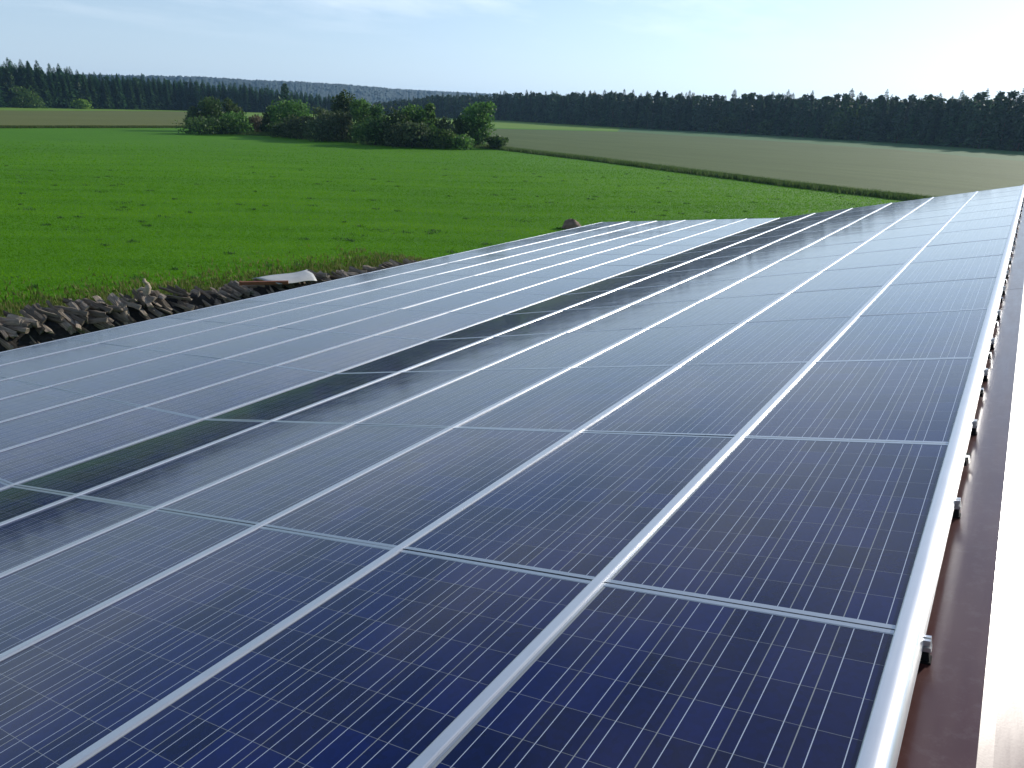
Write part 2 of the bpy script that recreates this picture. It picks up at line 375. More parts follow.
def spruce(h, w, seed, dens=1.0):
    V = []; F = []; n0 = 0
    lv = int(26*dens); pts = []
    for i in range(lv):
        t = (i/(lv-1))**.85; z = h*(.04+.94*t)
        rad = w/2*(1-t)**.66*random.uniform(.82, 1.15)+.30
        nb = max(6, int((12-5*t)*dens)); ph = random.uniform(0, 6.28)
        for k in range(nb):
            a = ph + 6.283*k/nb + random.uniform(-.25, .25); L = rad*random.uniform(.65, 1.12)
            d = np.array([math.cos(a), math.sin(a), 0]); sd = np.array([-math.sin(a), math.cos(a), 0])
            dr = -.30*L*(1-.6*t); tip = d*L+np.array([0, 0, z+dr]); root = np.array([0, 0, z+.1])
            wd = .18*L+.20
            mid = root*.45+tip*.55+np.array([0, 0, .08*L])
            V += [root, mid+sd*wd, tip, mid-sd*wd, mid-np.array([0, 0, wd*.9])]
            F += [(n0, n0+1, n0+2), (n0, n0+2, n0+3), (n0, n0+4, n0+2)]; n0 += 5
    V.append((0, 0, h)); V.append((.3, 0, h*.92)); V.append((-.3, .1, h*.92)); F.append((n0, n0+1, n0+2))
    V = np.array(V) + rng.normal(0, .05, (len(V), 3)); F = np.array(F)
    me = np_mesh('crown', V, F, M['spruce'], np.repeat(rng.uniform(0, 1, len(F)//3+1), 3)[:len(F)])
    b = MB(); b.tube([(0, 0, -.2), (0, 0, h*.5), (0, 0, h*.95)], [.26, .17, .03], 6)
    return me, b.mesh('trunk', M['bark'], True)
def pine(h, w, low):
    ells = []
    n = 11
    for i in range(n):
        t = low + (1-low)*i/(n-1)*.96; a = random.uniform(0, 6.28)
        env = .55+.6*math.sin(math.pi*min(1, (t-low)/(1-low)*.85+.12))
        rr = random.uniform(.05, .5)*w/2*env*(1.15-t)
        s = w*random.uniform(.17, .28)*env
        ells.append((rr*math.cos(a), rr*math.sin(a), h*t-.4, s, s, s*random.uniform(.5, .8)))
    ells.append((0, 0, h*.93, w*.13, w*.13, h*.07))
    pts = blob_points(760, ells)
    pts = pts[pts[:, 2] > .1]
    V, F = leafcloud(pts, .58); me = np_mesh('crown', V, F, M['pine'], rng.uniform(0, 1, len(F)))
    b = MB(); b.tube([(0, 0, -.2), (.15, 0, h*.5), (0, .1, h*.93)], [.24, .17, .05], 6)
    for e in ells[::2]: b.tube([(0.1, 0, max(.5, e[2]-1.0)), e[:3]], [.07, .03], 4)
    return me, b.mesh('trunk', M['pbark'], True)

SPR = [spruce(20, random.uniform(7.2, 9.0), i, 1.25) for i in range(7)]
PIN = [pine(18, random.uniform(7.0, 9.0), low) for low in (.04, .10, .16, .05, .2, .08, .12)]
ELV = [(-75, 1.85), (-66.1, 1.92), (-63.6, 1.72), (-60.9, 1.34), (-56.2, 1.26), (-50.7, .98), (-45.6, .45), (-42.5, .25)]
ERV = [(-46, .0), (-42.8, .25), (-38.9, .78), (-34.7, .95), (-26, 1.30), (-16.3, 1.42), (-7.9, 1.52), (-1.2, 1.85), (10, 2.4)]
def along(poly, step):
    P = np.array(poly, float); d = np.r_[0, np.cumsum(np.linalg.norm(np.diff(P, axis=0), axis=1))]
    for t in np.arange(0, d[-1], step): yield np.interp(t, d, P[:, 0]), np.interp(t, d, P[:, 1])
def want_h(x, y, tab):
    az = math.degrees(math.atan2(x-.035, y+2.14)); D = math.hypot(x-.035, y+2.14)
    return 7 + D*math.tan(R(float(np.interp(az, [t[0] for t in tab], [t[1] for t in tab])))), D
EDGE_L = [(-400, 40), (-409.7, 100), (-437, 186.8), (-443, 230), (-446, 293), (-430, 330), (-412, 375), (-400, 410)]
EDGE_R = [(-432, 452), (-385, 446), (-353, 438), (-303.5, 438), (-180, 373.5), (-100.4, 352), (-40.2, 312), (-2.1, 278.5), (25.7, 259.6), (52, 240)]
mass = {'forest_left': [], 'forest_right': []}
def fill(edge, tab, key, meshes, base_h, step, lab, grp, name, back):  # noqa
    P = np.array(edge); cx, cy = 0, 0
    for x, y in along(edge, step):
        for row in range(back+1):
            # away from the camera
            L = math.hypot(x, y); nx, ny = x/L, y/L
            d = row*random.uniform(5.5, 8) + random.uniform(-1.2, 1.2)
            X, Y = x+nx*d+random.uniform(-1.2, 1.2)*ny, y+ny*d-random.uniform(-1.2, 1.2)*nx
            hh, D = want_h(X, Y, tab)
            if D > 640: hh *= .97
            s = hh/base_h*(random.uniform(.82, 1.0) if random.random() < .75 else random.uniform(1.0, 1.08))
            if row: s *= random.uniform(.90, 1.02)
            me = random.choice(meshes)
            rz = random.uniform(0, 6.28)
            if row == 0: plant(name, X, Y, me, rz, s, lab, 'tree', grp, sz=s)
            else: mass[key].append((X, Y, rz, s*random.uniform(1, 1.25), s, me))
fill(EDGE_L, ELV, 'forest_left', SPR+SPR+PIN[:2], 20, 3.3, 'dark green spruce in the front row of the left forest edge, behind the brown field', 'conifers along the left forest edge', 'spruce_tree', 5)
fill(EDGE_R, ERV, 'forest_right', PIN+SPR[:3], 18, 3.2, 'dark pine in the front row of the right forest edge, behind the grain field', 'conifers along the right forest edge', 'pine_tree', 5)
def mesh_arrays(me):
    V = np.empty(len(me.vertices)*3, np.float32); me.vertices.foreach_get('co', V)
    F = np.array([tuple(p.vertices) for p in me.polygons]); return V.reshape(-1, 3), F
cache = {}
for key, items in mass.items():
    VV = []; FF = {3: [], 4: []}; n0 = 0
    for (X, Y, rz, s, sz, me) in items:
        m0 = me[0]
        if m0.name not in cache: cache[m0.name] = mesh_arrays(m0)
        V, F = cache[m0.name]
        c, q = math.cos(rz), math.sin(rz)
        W = np.c_[(V[:, 0]*c-V[:, 1]*q)*s+X, (V[:, 0]*q+V[:, 1]*c)*s+Y, V[:, 2]*sz]
        VV.append(W); FF[F.shape[1]].append(F+n0); n0 += len(V)
    V = np.concatenate(VV)
    F4 = FF[4] + [np.c_[f, f[:, 2]] for f in FF[3]] if False else None
    # triangles only: quads are split
    tri = [f for f in FF[3]] + [np.concatenate([f[:, [0, 1, 2]], f[:, [0, 2, 3]]]) for f in FF[4]]
    F = np.concatenate(tri)
    me = np_mesh(key, V, F, M['spruce'] if key.endswith('left') else M['pine'], rng.uniform(0, 1, len(F)))
    o = tag(link('forest', me), 'dense dark conifer wood behind its front trees, ' + ('left of the blue hills' if key.endswith('left') else 'right of the blue hills'), 'forest', kind='stuff')
# dark forest floor
sheet('forest_floor', [(-398, 30), (-408, 100), (-435, 187), (-445, 293), (-400, 412), (-480, 480), (-640, 480), (-640, 20)], .02, M['floor'])
sheet('forest_floor', [(-385, 444), (-303.5, 437), (-180, 372), (-100.4, 350.5), (-40.2, 310.5), (-2.1, 277), (60, 233), (120, 260), (60, 420), (-380, 560)], .024, M['floor'])

# dense low undergrowth along the foot of both woods
for edge, off in ((EDGE_L, 0), (EDGE_R, 0)):
    pp = []
    for x, y in along(edge, 1.0):
        L_ = math.hypot(x, y)
        for q in range(3):
            d = random.uniform(1.0, 9); hh = random.uniform(1.5, 5.5)
            c_ = np.array([x+x/L_*d, y+y/L_*d, hh*.45]); p_ = rng.normal(0, 1, (16, 3)); p_ /= np.linalg.norm(p_, axis=1)[:, None]
            pp.append(c_+p_*np.array([1.6, 1.6, hh*.5]))
    V, F = leafcloud(np.concatenate(pp), .7)
    tag(link('undergrowth', np_mesh('undergrowth', V, F, M['leafb'], rng.uniform(0, 1, len(F)))), 'dark undergrowth along the foot of the '+('left' if edge is EDGE_L else 'right')+' forest edge', 'undergrowth', kind='stuff')

# pale broadleaf shrubs at the forest edges
def bush(name, x, y, w, h, n, mat, label, cat='shrub', group=None, size=.34, **kw):
    me = shrub_meshes(w, h, n, 0, M[mat], size=size, **kw)
    return plant(name, x, y, me, random.uniform(0, 6.28), 1, label, cat, group)
for x, y, w, h, mt, lab in [
    (-427, 196, 13, 10, 'leafa', 'rounded green bush at the foot of the left forest edge, near picture left'),
    (-431, 225, 8, 5, 'leafd', 'small pale green bush before the left forest edge'),
    (-62, 324, 14, 16, 'leafb', 'broad green broadleaf tree among the dark pines of the right forest'),
    (-118, 352, 10, 7, 'leafb', 'dark low bush at the right forest edge above the grain'),
    (-98, 346, 8, 6, 'leafb', 'greener low bush beneath the pines of the right forest')]:
    bush('forest_edge_bush' if h < 12 else 'broadleaf_tree', x, y, w, h, 1500, mt, lab, 'tree' if h > 12 else 'shrub', size=.5)

# hedge of shrubs and small trees in the middle distance: px-derived ground spots, width, height
HEDGE = [
 (-148.3, 104.3, 12.4, 3.2, 'leafb', 'wide low dark bush at the left end of the hedge', {'dens_low': 0.3}),
 (-160.2, 112.1, 7.4, 7.8, 'leafb', 'tall dark bushy tree at the left end of the hedge', {}),
 (-163.1, 109.9, 4.5, 5.9, 'leafc', 'thin open sapling at the far left of the hedge', {}),
 (-159.6, 117.4, 6.6, 7.3, 'leafb', 'dark round headed bush behind the left end of the hedge', {}),
 (-147.5, 109.3, 8.5, 4.5, 'leafa', 'mid green bush right of the low dark one in the hedge', {'dens_low': 0.2}),
 (-149.1, 115.7, 5.9, 3.7, 'leafe', 'brownish low bush in the first gap of the hedge', {}),
 (-143.9, 116.3, 4.3, 6.7, 'leafa', 'narrow upright green bush left of the big round tree', {'spire': True}),
 (-144.2, 114.5, 3.3, 4.9, 'leafb', 'small dark pointed bush beside the narrow upright one', {'spire': True}),
 (-136.5, 116.2, 9.4, 8.5, 'leafa', 'big round green tree in the left half of the hedge', {}),
 (-126.8, 108.5, 10.1, 4.2, 'leafc', 'grey green spreading bush below the big round tree', {'dens_low': 0.2}),
 (-125.4, 114.4, 5.8, 6.3, 'leafc', 'thin grey green sapling clump right of the round tree', {}),
 (-120.6, 115.8, 5.4, 9.4, 'leafb', 'tall upright tree standing highest in the hedge middle', {}),
 (-115.9, 110.1, 10.2, 5.5, 'leafc', 'broad grey green bush under the tall upright tree', {'dens_low': 0.2}),
 (-111.5, 111.2, 7.2, 7.7, 'leafa', 'green bushy tree right of the tall upright one', {}),
 (-107.6, 111.3, 4.4, 7.6, 'leafb', 'narrow dark column of foliage in the hedge', {}),
 (-98.3, 106.3, 7.8, 7.2, 'leafb', 'largest dark bush at the front of the hedge', {'dens_low': 0.12}),
 (-102.2, 105.2, 6.7, 4.9, 'leafb', 'dark bush beneath the narrow column of foliage', {'dens_low': 0.2}),
 (-96.9, 110.0, 7.2, 7.0, 'leafa', 'mid green bush right of the largest dark one', {}),
 (-95.7, 113.3, 4.2, 7.9, 'leafa', 'slim pointed tree in the right half of the hedge', {'spire': True}),
 (-92.3, 104.2, 7.2, 4.2, 'leafc', 'grey green low bush under the slim pointed tree', {'dens_low': 0.2}),
 (-91.0, 107.6, 3.5, 3.9, 'leafd', 'yellow green small bush near the right end of the hedge', {}),
 (-92.0, 113.6, 4.0, 5.9, 'leafc', 'open thin bush left of the last round tree', {}),
 (-91.0, 116.2, 3.2, 5.8, 'leafb', 'slender dark sapling against the last round tree', {}),
 (-88.8, 119.3, 7.3, 8.2, 'leafa', 'round green tree at the right end of the hedge', {}),
 (-83.5, 117.5, 4.4, 2.1, 'leafb', 'lowest dark bush at the right tip of the hedge', {'dens_low': 0.3}),
 (-86.3, 110.9, 6.2, 2.2, 'leafa', 'low green bush at the foot of the last round tree', {'dens_low': 0.3}),
 (-116.9, 106.7, 8.4, 3.9, 'leafc', 'low grey green thicket filling the hedge left of its middle', {'dens_low': 0.3}),
 (-89.5, 108.8, 5.8, 3.1, 'leafa', 'low green thicket between the slim pointed tree and the last round tree', {'dens_low': 0.3}),
 (-131.2, 108.6, 6.7, 2.8, 'leafb', 'low dark bush below the narrow upright green bush', {'dens_low': 0.3}),
]
for x, y, w, h, mt, lab, kw in HEDGE:
    n = int(650 + 48*w*h)
    bush('hedge_tree' if h > 5.5 else 'hedge_shrub', x, y, w, h, n, mt, lab, 'tree' if h > 5.5 else 'shrub', 'trees and shrubs of the field hedge', size=.25, **kw)
r = plant('dark_pine', -307, 259, PIN[4], 1.0, .78, 'lone dark pine standing before the left forest, above the hedge', 'tree'); r.scale = (1.1, 1.1, .86)

# grass: blades on the near meadow, dry margin by the wood pile, rank margin along the grain
def tufts(xy, h, w, blades=2):
    n = len(xy); V = []; 
    out = []
    for k in range(blades):
        a = rng.uniform(0, 6.283, n); hh = h*rng.uniform(.5, 1.3, n); ww = w*rng.uniform(.6, 1.3, n)
        ln = rng.uniform(-.5, .5, (n, 2))*hh[:, None]; off = rng.normal(0, .5, (n, 2))*(np.zeros(n)+w)[:, None]
        bx = xy+off; dx = np.c_[np.cos(a), np.sin(a)]*ww[:, None]/2
        z0 = np.full(n, -.01)
        out.append(np.stack([np.c_[bx-dx, z0], np.c_[bx+dx, z0], np.c_[bx+ln, hh]], 1))
    V = np.concatenate(out).reshape(-1, 3); return V, np.arange(len(V)).reshape(-1, 3)
def inbarn(x, y): return (x > -13.0) & (x < 14) & (y > -6) & (y < 22.2)
n = 600000
az = np.radians(rng.uniform(-76, 6, n)); dd = 12*np.exp(rng.uniform(0, 1, n)*math.log(150/12))
X, Y = dd*np.sin(az), dd*np.cos(az)-2.1
ok = (rng.uniform(0, 1, n) < np.clip((150-dd)/85, 0, 1)) & ~inbarn(X, Y) & ~((X > -24.5) & (X < -13) & (Y < 19)) ; X, Y, dd = X[ok], Y[ok], dd[ok]
# keep off the grain field
ok = ~((Y-118.5) > (X+83.1)*(-32.5/62.7)-2); X, Y, dd = X[ok], Y[ok], dd[ok]
V, F = tufts(np.c_[X, Y], .035+.0005*dd, .014+.0007*dd, 2)
p_, q_ = -X*.64+Y*.77, X*.77+Y*.64           # drilling rows and uneven growth across the meadow
grow = np.sin(p_*1.7+1.3*np.sin(q_*.19)+.7*np.sin(q_*.53))*.35 + np.sin(p_*.71+2*np.sin(q_*.10+1)+.8*np.sin(p_*.23))*.4 + np.sin(p_*.17+1.5*np.sin(q_*.045))*.25
rn_ = np.clip(.5 + .42*np.r_[grow, grow] + rng.normal(0, .2, 2*len(X)), 0, 1)
tag(link('meadow_grass', np_mesh('meadow_grass', V, F, M['tuft'], rn_)), 'short bright green grass of the wide meadow beside the barn', 'grass', kind='stuff')
# weeds and clods standing out darker in the meadow
wx = []
for k in range(230):
    a_, d_ = R(random.uniform(-72, -8)), 24*math.exp(random.random()*math.log(4))
    cx_, cy_ = d_*math.sin(a_), d_*math.cos(a_)-2.1
    if inbarn(np.array(cx_), np.array(cy_)) or (cx_ > -25.5 and cy_ < 25) or cy_-118.5 > (cx_+83.1)*(-32.5/62.7)-4: continue
    sz = random.choice((.06, .10, .10, .14, .26)); wx.append(np.c_[rng.normal(cx_, sz*1.6, 22), rng.normal(cy_, sz, 22)])
V, F = tufts(np.concatenate(wx), .11, .06, 2)
tag(link('meadow_weeds', np_mesh('meadow_weeds', V, F, M['leafb'], rng.uniform(0, 1, len(F)))), 'small dark weeds dotted over the bright green meadow', 'weeds', kind='stuff')
PILE = [(-23.6, -1.0), (-23.4, 6.0), (-23.0, 9.5), (-22.3, 12.5), (-21.3, 15.5), (-20.4, 18.5), (-19.9, 22.0), (-19.6, 26)]
t = rng.uniform(0, 27, 22000); PA = np.array(PILE); pd = np.r_[0, np.cumsum(np.linalg.norm(np.diff(PA, axis=0), axis=1))]
X = np.interp(t, pd, PA[:, 0]) - .8 - np.abs(rng.normal(0, 2.6, len(t))); Y = np.interp(t, pd, PA[:, 1])
V, F = tufts(np.c_[X, Y], .20, .06, 2)
tag(link('dry_grass', np_mesh('dry_grass', V, F, M['dry'], rng.uniform(0, 1, len(F)))), 'yellowish dry grass growing behind the heap of split logs', 'grass', kind='stuff')
E2 = [(-150, 104), (-137, 109.5), (-119, 110), (-103, 104.5), (-91.7, 110), (-86, 117), (-83.1, 118), (-55.1, 104.6), (-34.9, 93.5), (-20.4, 85.5), (4, 75.5)]
EA = np.array(E2, float); ed = np.r_[0, np.cumsum(np.linalg.norm(np.diff(EA, axis=0), axis=1))]
t = rng.uniform(0, ed[-1], 26000); X = np.interp(t, ed, EA[:, 0]); Y = np.interp(t, ed, EA[:, 1]); q = rng.normal(0, .55, len(t))
left = t < ed[5]
X += q*.5 + np.where(left, rng.uniform(-3, 1, len(t)), 0); Y += q + np.where(left, rng.uniform(0, 9, len(t)), 0)
V, F = tufts(np.c_[X, Y], .55, .12, 2)
tag(link('field_margin', np_mesh('field_margin', V, F, M['margin'], rng.uniform(0, 1, len(F)))), 'dark rank grass along the edge of the grain and under the hedge', 'grass', kind='stuff')
t = rng.uniform(0, 1, 9000); X = -179.5 - t*3 - rng.normal(0, .8, len(t)); Y = 34 + 90*t
V, F = tufts(np.c_[X, Y], .5, .14, 2)
tag(link('brown_field_margin', np_mesh('brown_field_margin', V, F, M['margin'], rng.uniform(0, 1, len(F)))), 'dark grass line along the near edge of the brown crop field', 'grass', kind='stuff')

# ------------------------------------------------------------------ barn
barn = tag(empty('barn', (0, 9, 0)), 'barn with red brown metal roof carrying the solar panels', 'barn')
def bpart(name, b, m, smooth=False):
    o = link(name, b.mesh(name, m, smooth), barn, (0, -9, 0)); return o
YA, YB = Y0-.25, Y1+.18
def slab(b, A, B, y0, y1, th):     # sheet between two x,z points, extruded along the ridge
    (xa, za), (xb, zb) = A, B
    b.extrude_y([(xa, za), (xb, zb), (xb, zb-th), (xa, za-th)], y0, y1)
AP = up(.224, 0, -.10)             # ridge apex
b = MB(); ra = up(.10, 0, -.165); rb = up(FOLD-.02, 0, -.165); slab(b, (rb.x, rb.z), (ra.x, ra.z), YA, YB, .03)
for k in range(int((YB-YA)/.3)):   # trapezoid ribs of the sheet
    y = YA+.1+k*.3
    vs = [up(.06, y, -.164), up(FOLD, y, -.164), up(FOLD, y+.05, -.13), up(.06, y+.05, -.13), up(.06, y+.12, -.164), up(FOLD, y+.12, -.164), up(FOLD, y+.07, -.13), up(.06, y+.07, -.13)]
    b.add(vs, [(0, 1, 2, 3), (3, 2, 6, 7), (7, 6, 5, 4), (0, 3, 7, 4)])
bpart('upper_roof', b, M['sheet'])
b = MB(); la = low(-.02, 0, -.165); lb = low(-6*QL-.02, 0, -.165); slab(b, (lb.x, lb.z), (la.x, la.z), YA, YB, .03); bpart('lower_roof', b, M['sheet'])
# far slope, beyond the apex
rx = AP.x + 6.5*math.cos(P1); rz = AP.z - 6.5*math.sin(P1)
b = MB(); slab(b, (AP.x+.45, AP.z-.045-.45*math.tan(P1)), (rx, rz-.045), YA, YB, .03); bpart('sunny_roof', b, M['sheet'])
# ridge flashing: two legs with a rounded bend
b = MB(); la = up(-.30, 0, -.104); prof = []
prof = [(la.x, la.z), (up(.19, 0, -.101).x, up(.19, 0, -.101).z), (AP.x, AP.z-.001), (AP.x+.035, AP.z-.035*math.tan(P1)), (AP.x+.62, AP.z-.62*math.tan(P1)), (AP.x+.625, AP.z-.64*math.tan(P1)-.012), (AP.x+.6, AP.z-.6*math.tan(P1)-.006)]
prof += [(AP.x, AP.z-.008), (la.x, la.z-.004)]
for k, (ya, yb) in enumerate([(YA-.03, 6.45), (6.37, 12.4), (12.32, 18.4), (18.32, YB+.03)]):
    b = MB(); b.extrude_y([(x, z+.0011*(k % 2)) for x, z in prof], ya, yb); bpart('ridge_flashing', b, M['sheet'])
b = MB()
e = low(-6*QL+.25, 0, -.2)
b.box(e.x-.0, e.x+.22, YA+.2, YB-.2, 0, e.z-.04)
b.box(rx-.5, rx-.28, YA+.2, YB-.2, 0, rz-.02)
for y in (YA+.2, YB-.42):
    q = [(e.x+.22, 0), (rx-.5, 0), (rx-.5, rz), (AP.x, AP.z-.25), (F0.x, F0.z-.25), (e.x+.22, e.z-.05)]
    b.extrude_y(q, y, y+.2)
bpart('barn_wall', b, M['wall'])

# ------------------------------------------------------------------ solar panels
ORD = 'first second third fourth fifth sixth seventh eighth ninth tenth eleventh twelfth thirteenth fourteenth fifteenth sixteenth'.split()
def panel_proto(W, L):
    r = empty('solar_module')
    h, z = .04, .04
    b = MB(); f = .019; fl = .012; x, y = W/2, L/2
    b.box(-x, x, -y, -y+f, 0, z+.0015); b.box(-x, x, y-f, y, 0, z+.0015)
    b.box(-x, -x+fl, -y+f, y-f, 0, z+.0015); b.box(x-fl, x, -y+f, y-f, 0, z+.0015)
    b.box(-x+fl, x-fl, -y+f, -y+f+.004, z-.004, z+.0006); b.box(-x+fl, x-fl, y-f-.004, y-f, z-.004, z+.0006)
    link('frame', b.mesh('frame', M['frame']), r)
    b = MB(); b.box(-x+fl, x-fl, -y+f, y-f, -.005, 0)
    link('glass', b.mesh('glass', M['cells']), r, (0, 0, z))
    return r
ROWU = ['row beside the ridge rail', 'second row below the ridge rail', 'third row below the ridge rail', 'fourth row below the ridge rail', 'fifth row below the ridge rail', 'row just above the roof bend']
ROWL = ['row just below the roof bend', 'second row below the roof bend', 'third row below the roof bend', 'fourth row below the roof bend', 'fifth row below the roof bend', 'bottom row along the eave']
def railx_u(i): return .030 if i == 0 else -i*QU+.0315
protoU = panel_proto(.995, PY-.006); protoL = panel_proto(.976, PY-.006)
usedU = usedL = False
for j in range(NJ0, NJ1):
    for i in range(6):
        xc = -.478+.018 if i == 0 else (railx_u(i)+railx_u(i+1))/2
        for lower in (0, 1):
            if lower: o = protoL if not usedL else copy_tree(protoL); usedL = True
            else: o = protoU if not usedU else copy_tree(protoU); usedU = True
            y = (j+.5)*PY
            dx, dy = random.gauss(0, .0016), random.gauss(0, .0012)     # panels never lie quite in one plane
            if lower:
                o.location = low(-(i+.5)*QL, y, -.0405); o.rotation_euler = (dy, -P2+dx, 0)
            else:
                o.location = up(xc, y, -.0405); o.rotation_euler = (dy, -P1+dx, 0)
            tag(o, f"dark blue solar panel, {ORD[NJ1-1-j]} from the far roof end, {ROWL[i] if lower else ROWU[i]}", 'solar panel', 'solar panels on the barn roof')

# rails over the long joints
RP = [(-.020, -.003), (-.0185, .0070), (-.015, .0090), (.015, .0090), (.0185, .0070), (.020, -.003)]
def rail(name, loc, rot, prof, label, group='aluminium rails between the panel rows'):
    b = MB(); b.extrude_y(prof, Y0, Y1+.012)
    o = link(name, b.mesh(name, M['rail'])); o.location = loc; o.rotation_euler = rot
    return tag(o, label, 'rail', group)
def sc(prof, s): return [(x*s, z) for x, z in prof]
edge = [(-.026, .0022), (-.0250, .0105), (-.0225, .0140), (-.018, .0155), (-.006, .0160), (.004, .0156), (.014, .0142), (.023, .0112), (.030, .0072), (.0355, .0020), (.0395, -.0045), (.0420, -.013), (.0430, -.024), (.0433, -.045), (.030, -.045), (.022, -.004)]
b = MB(); b.extrude_y(edge, Y0, Y1+.012)
rm = b.mesh('ridge_rail', M['rail'], True); rm.set_sharp_from_angle(angle=R(40)); o = link('ridge_rail', rm); o.location = up(.030, 0, 0); o.rotation_euler = (0, -P1, 0)
tag(o, 'wide bright aluminium edge rail along the ridge, above the brown flashing', 'rail', 'aluminium rails between the panel rows')
for i in range(1, 6):
    rail('panel_rail', up(railx_u(i), 0, 0), (0, -P1, 0), sc(RP, 1.18), f"bright aluminium rail between panel rows {ORD[i-1]} and {ORD[i]} below the ridge")
rail('panel_rail', up(FOLD, 0, .001), (0, -(P1+P2)/2, 0), sc(RP, .72), 'slim aluminium rail along the roof bend between steeper and shallower panels')
for i in range(1, 6):
    rail('panel_rail', low(-i*QL, 0, 0), (0, -P2, 0), sc(RP, 1.0), f"pale aluminium rail between panel rows {ORD[i-1]} and {ORD[i]} below the roof bend")
rail('eave_rail', low(-6*QL, 0, 0), (0, -P2, 0), [(-.02, -.045), (-.02, .002), (-.013, .006), (.012, .004), (.012, -.045)], 'thin aluminium edge rail along the eave above the firewood heap')

# ends of the cross rails on their black roof hooks, along the ridge
hk = empty('cross_rail')
b = MB(); a, hh, w = .0, .0185, .0155
t_ = .0040
# extrusion along x: outer walls and a cross web, chambers open at the end
X0, X1 = -.16, .012
b.box(X0, X1, -w, -.005, hh-t_, hh); b.box(X0, X1, .005, w, hh-t_, hh); b.box(X0, X1, -w, w, -hh, -hh+t_)
b.box(X0, X1, -w, -w+t_, -hh+t_, -.0045); b.box(X0, X1, -w, -w+t_, .0045, hh-t_); b.box(X0, X1, w-t_, w, -hh+t_, hh-t_)
b.box(X0, X1-.002, -t_/2, t_/2, -hh+t_, hh-t_); b.box(X0, X1-.003, -w+t_, -t_/2, -t_/2, t_/2); b.box(X0, X1-.003, t_/2, w-t_, -t_/2, t_/2)
b.box(X0, X1-.03, -w+t_+.001, -t_/2-.001, -hh+t_, -t_/2-.001, 1); b.box(X0, X1-.03, -w+t_+.001, w-t_-.001, t_/2+.001, hh-t_-.001, 1)  # black blocks set back in the chambers stand for their inner shade
link('rail_profile', b.mesh('rail_profile', [M['clip'], M['black']]), hk, (0, 0, 0))
b = MB(); b.box(-.06, .006, -.014, .014, -.05, -.019); b.box(-.10, -.06, -.02, .02, -.05, -.019); b.box(-.02, .010, -.020, .020, -.056, -.050)
link('hook', b.mesh('hook', M['black']), hk)
ys = [.03, 1.06, 2.08, 3.10, 3.94, 4.97, 6.12] + [6.12+.98*k for k in range(1, 16)]
ys = [-1.98, -.98] + [y for y in ys if y < Y1-.1]
for k, y in enumerate(ys):
    o = hk if k == 0 else copy_tree(hk)
    o.location = up(.080, y, -.046); o.rotation_euler = (0, -P1, 0)
    vis = k-2
    if vis < 0: lab = 'square aluminium rail end on a black hook, nearest the viewer'+' beyond the frame' if k == 0 else 'square aluminium rail end on a black hook, just below the frame'
    elif vis < 16: lab = f"square aluminium rail end on a black hook beside the ridge rail, {ORD[vis]} from the front"
    else: lab = f"tiny rail end on a black hook at the ridge, {ORD[len(ys)-1-k]} from the far gable"
    tag(o, lab, 'rail end', 'cross rail ends along the ridge')
# cable looping from hook to hook
pts = []
y = Y0
while y < Y1:
    k = (y-.03)/1.02; s = math.sin(math.pi*(k % 1.0))
    pts.append(up(.046+.010*s+random.uniform(-.004, .004), y, -.066-.022*s)); y += .11
b = MB(); b.tube(pts, .0045, 6)
tag(link('solar_cable', b.mesh('solar_cable', M['black'], True)), 'black cable looping along the ridge under the bright edge rail', 'cable')
# small connector plugs hanging in the gap
b = MB(); b.box(-.010, .010, -.05, .05, -.012, .012, 0); b.box(-.013, .013, -.012, .012, -.015, .015, 1)
pm = b.mesh('cable_plug', [M['black'], M['clip']])
pk = 0
for k in range(0, 19):
    y = .60+1.02*k+random.uniform(-.1, .1)
    if k in (0,): continue
    o = link('cable_plug', pm); o.location = up(.074, y, -.062); o.rotation_euler = (random.uniform(-.3, .3), -P1, random.uniform(-.2, .2))
    tag(o, f"small black cable plug under the ridge rail, {ORD[pk] if pk < 16 else ['seventeenth', 'eighteenth', 'nineteenth'][pk-16]} from the front", 'cable plug', 'cable plugs along the ridge'); pk += 1

# ------------------------------------------------------------------ wood pile
def log_mesh(L, r, kind):
    b = MB(); n = 7; m = 6
    if kind == 'split':
        a0 = random.uniform(1.5, 2.6); ang = [a0*k/(n-2) for k in range(n-1)]
        prof = [(0, 0)] + [(math.cos(a)*random.uniform(.85, 1.1), math.sin(a)*random.uniform(.85, 1.1)) for a in ang]
        prof = [((x-.35)*1.15, (y-.4)*.75) for x, y in prof]
    else: prof = [(math.cos(6.283*k/n)*random.uniform(.75, .95), math.sin(6.283*k/n)*random.uniform(.75, .95)) for k in range(n)]
    vs = []; cx = cy = 0
    for i in range(m+1):
        x = L*(i/m-.5) + 0
        cx += random.uniform(-.007, .007); cy += random.uniform(-.007, .007)
        s = r*random.uniform(.88, 1.08)*(1-.12*i/m)
        for (p, q) in prof: vs.append((x+(random.uniform(-.04, .04) if i in (0, m) else 0), p*s+cx+random.uniform(-.06, .06)*r, q*s+cy+random.uniform(-.06, .06)*r))
    fs = [(i*n+k, i*n+(k+1) % n, (i+1)*n+(k+1) % n, (i+1)*n+k) for i in range(m) for k in range(n)]
    b.add(vs, fs, 0); b.add(vs[:n], [tuple(range(n))[::-1]], 1); b.add(vs[-n:], [tuple(range(n))], 1)
    return b
LM = []; LP = []
for k in range(14):
    bb = log_mesh(random.uniform(.65, 1.10), random.uniform(.09, .145), 'split' if k < 12 else 'round')
    LM.append(bb.mesh('split_log', [M['log'], M['logend']])); LP.append(bb.mesh('split_log', [M['pale'], M['logend']]))
def pile_h(t): return float(np.interp(t, [0, 7, 11, 15, 19, 23, 28], [1.10, 1.02, 1.02, 1.10, 1.00, .94, .6]))
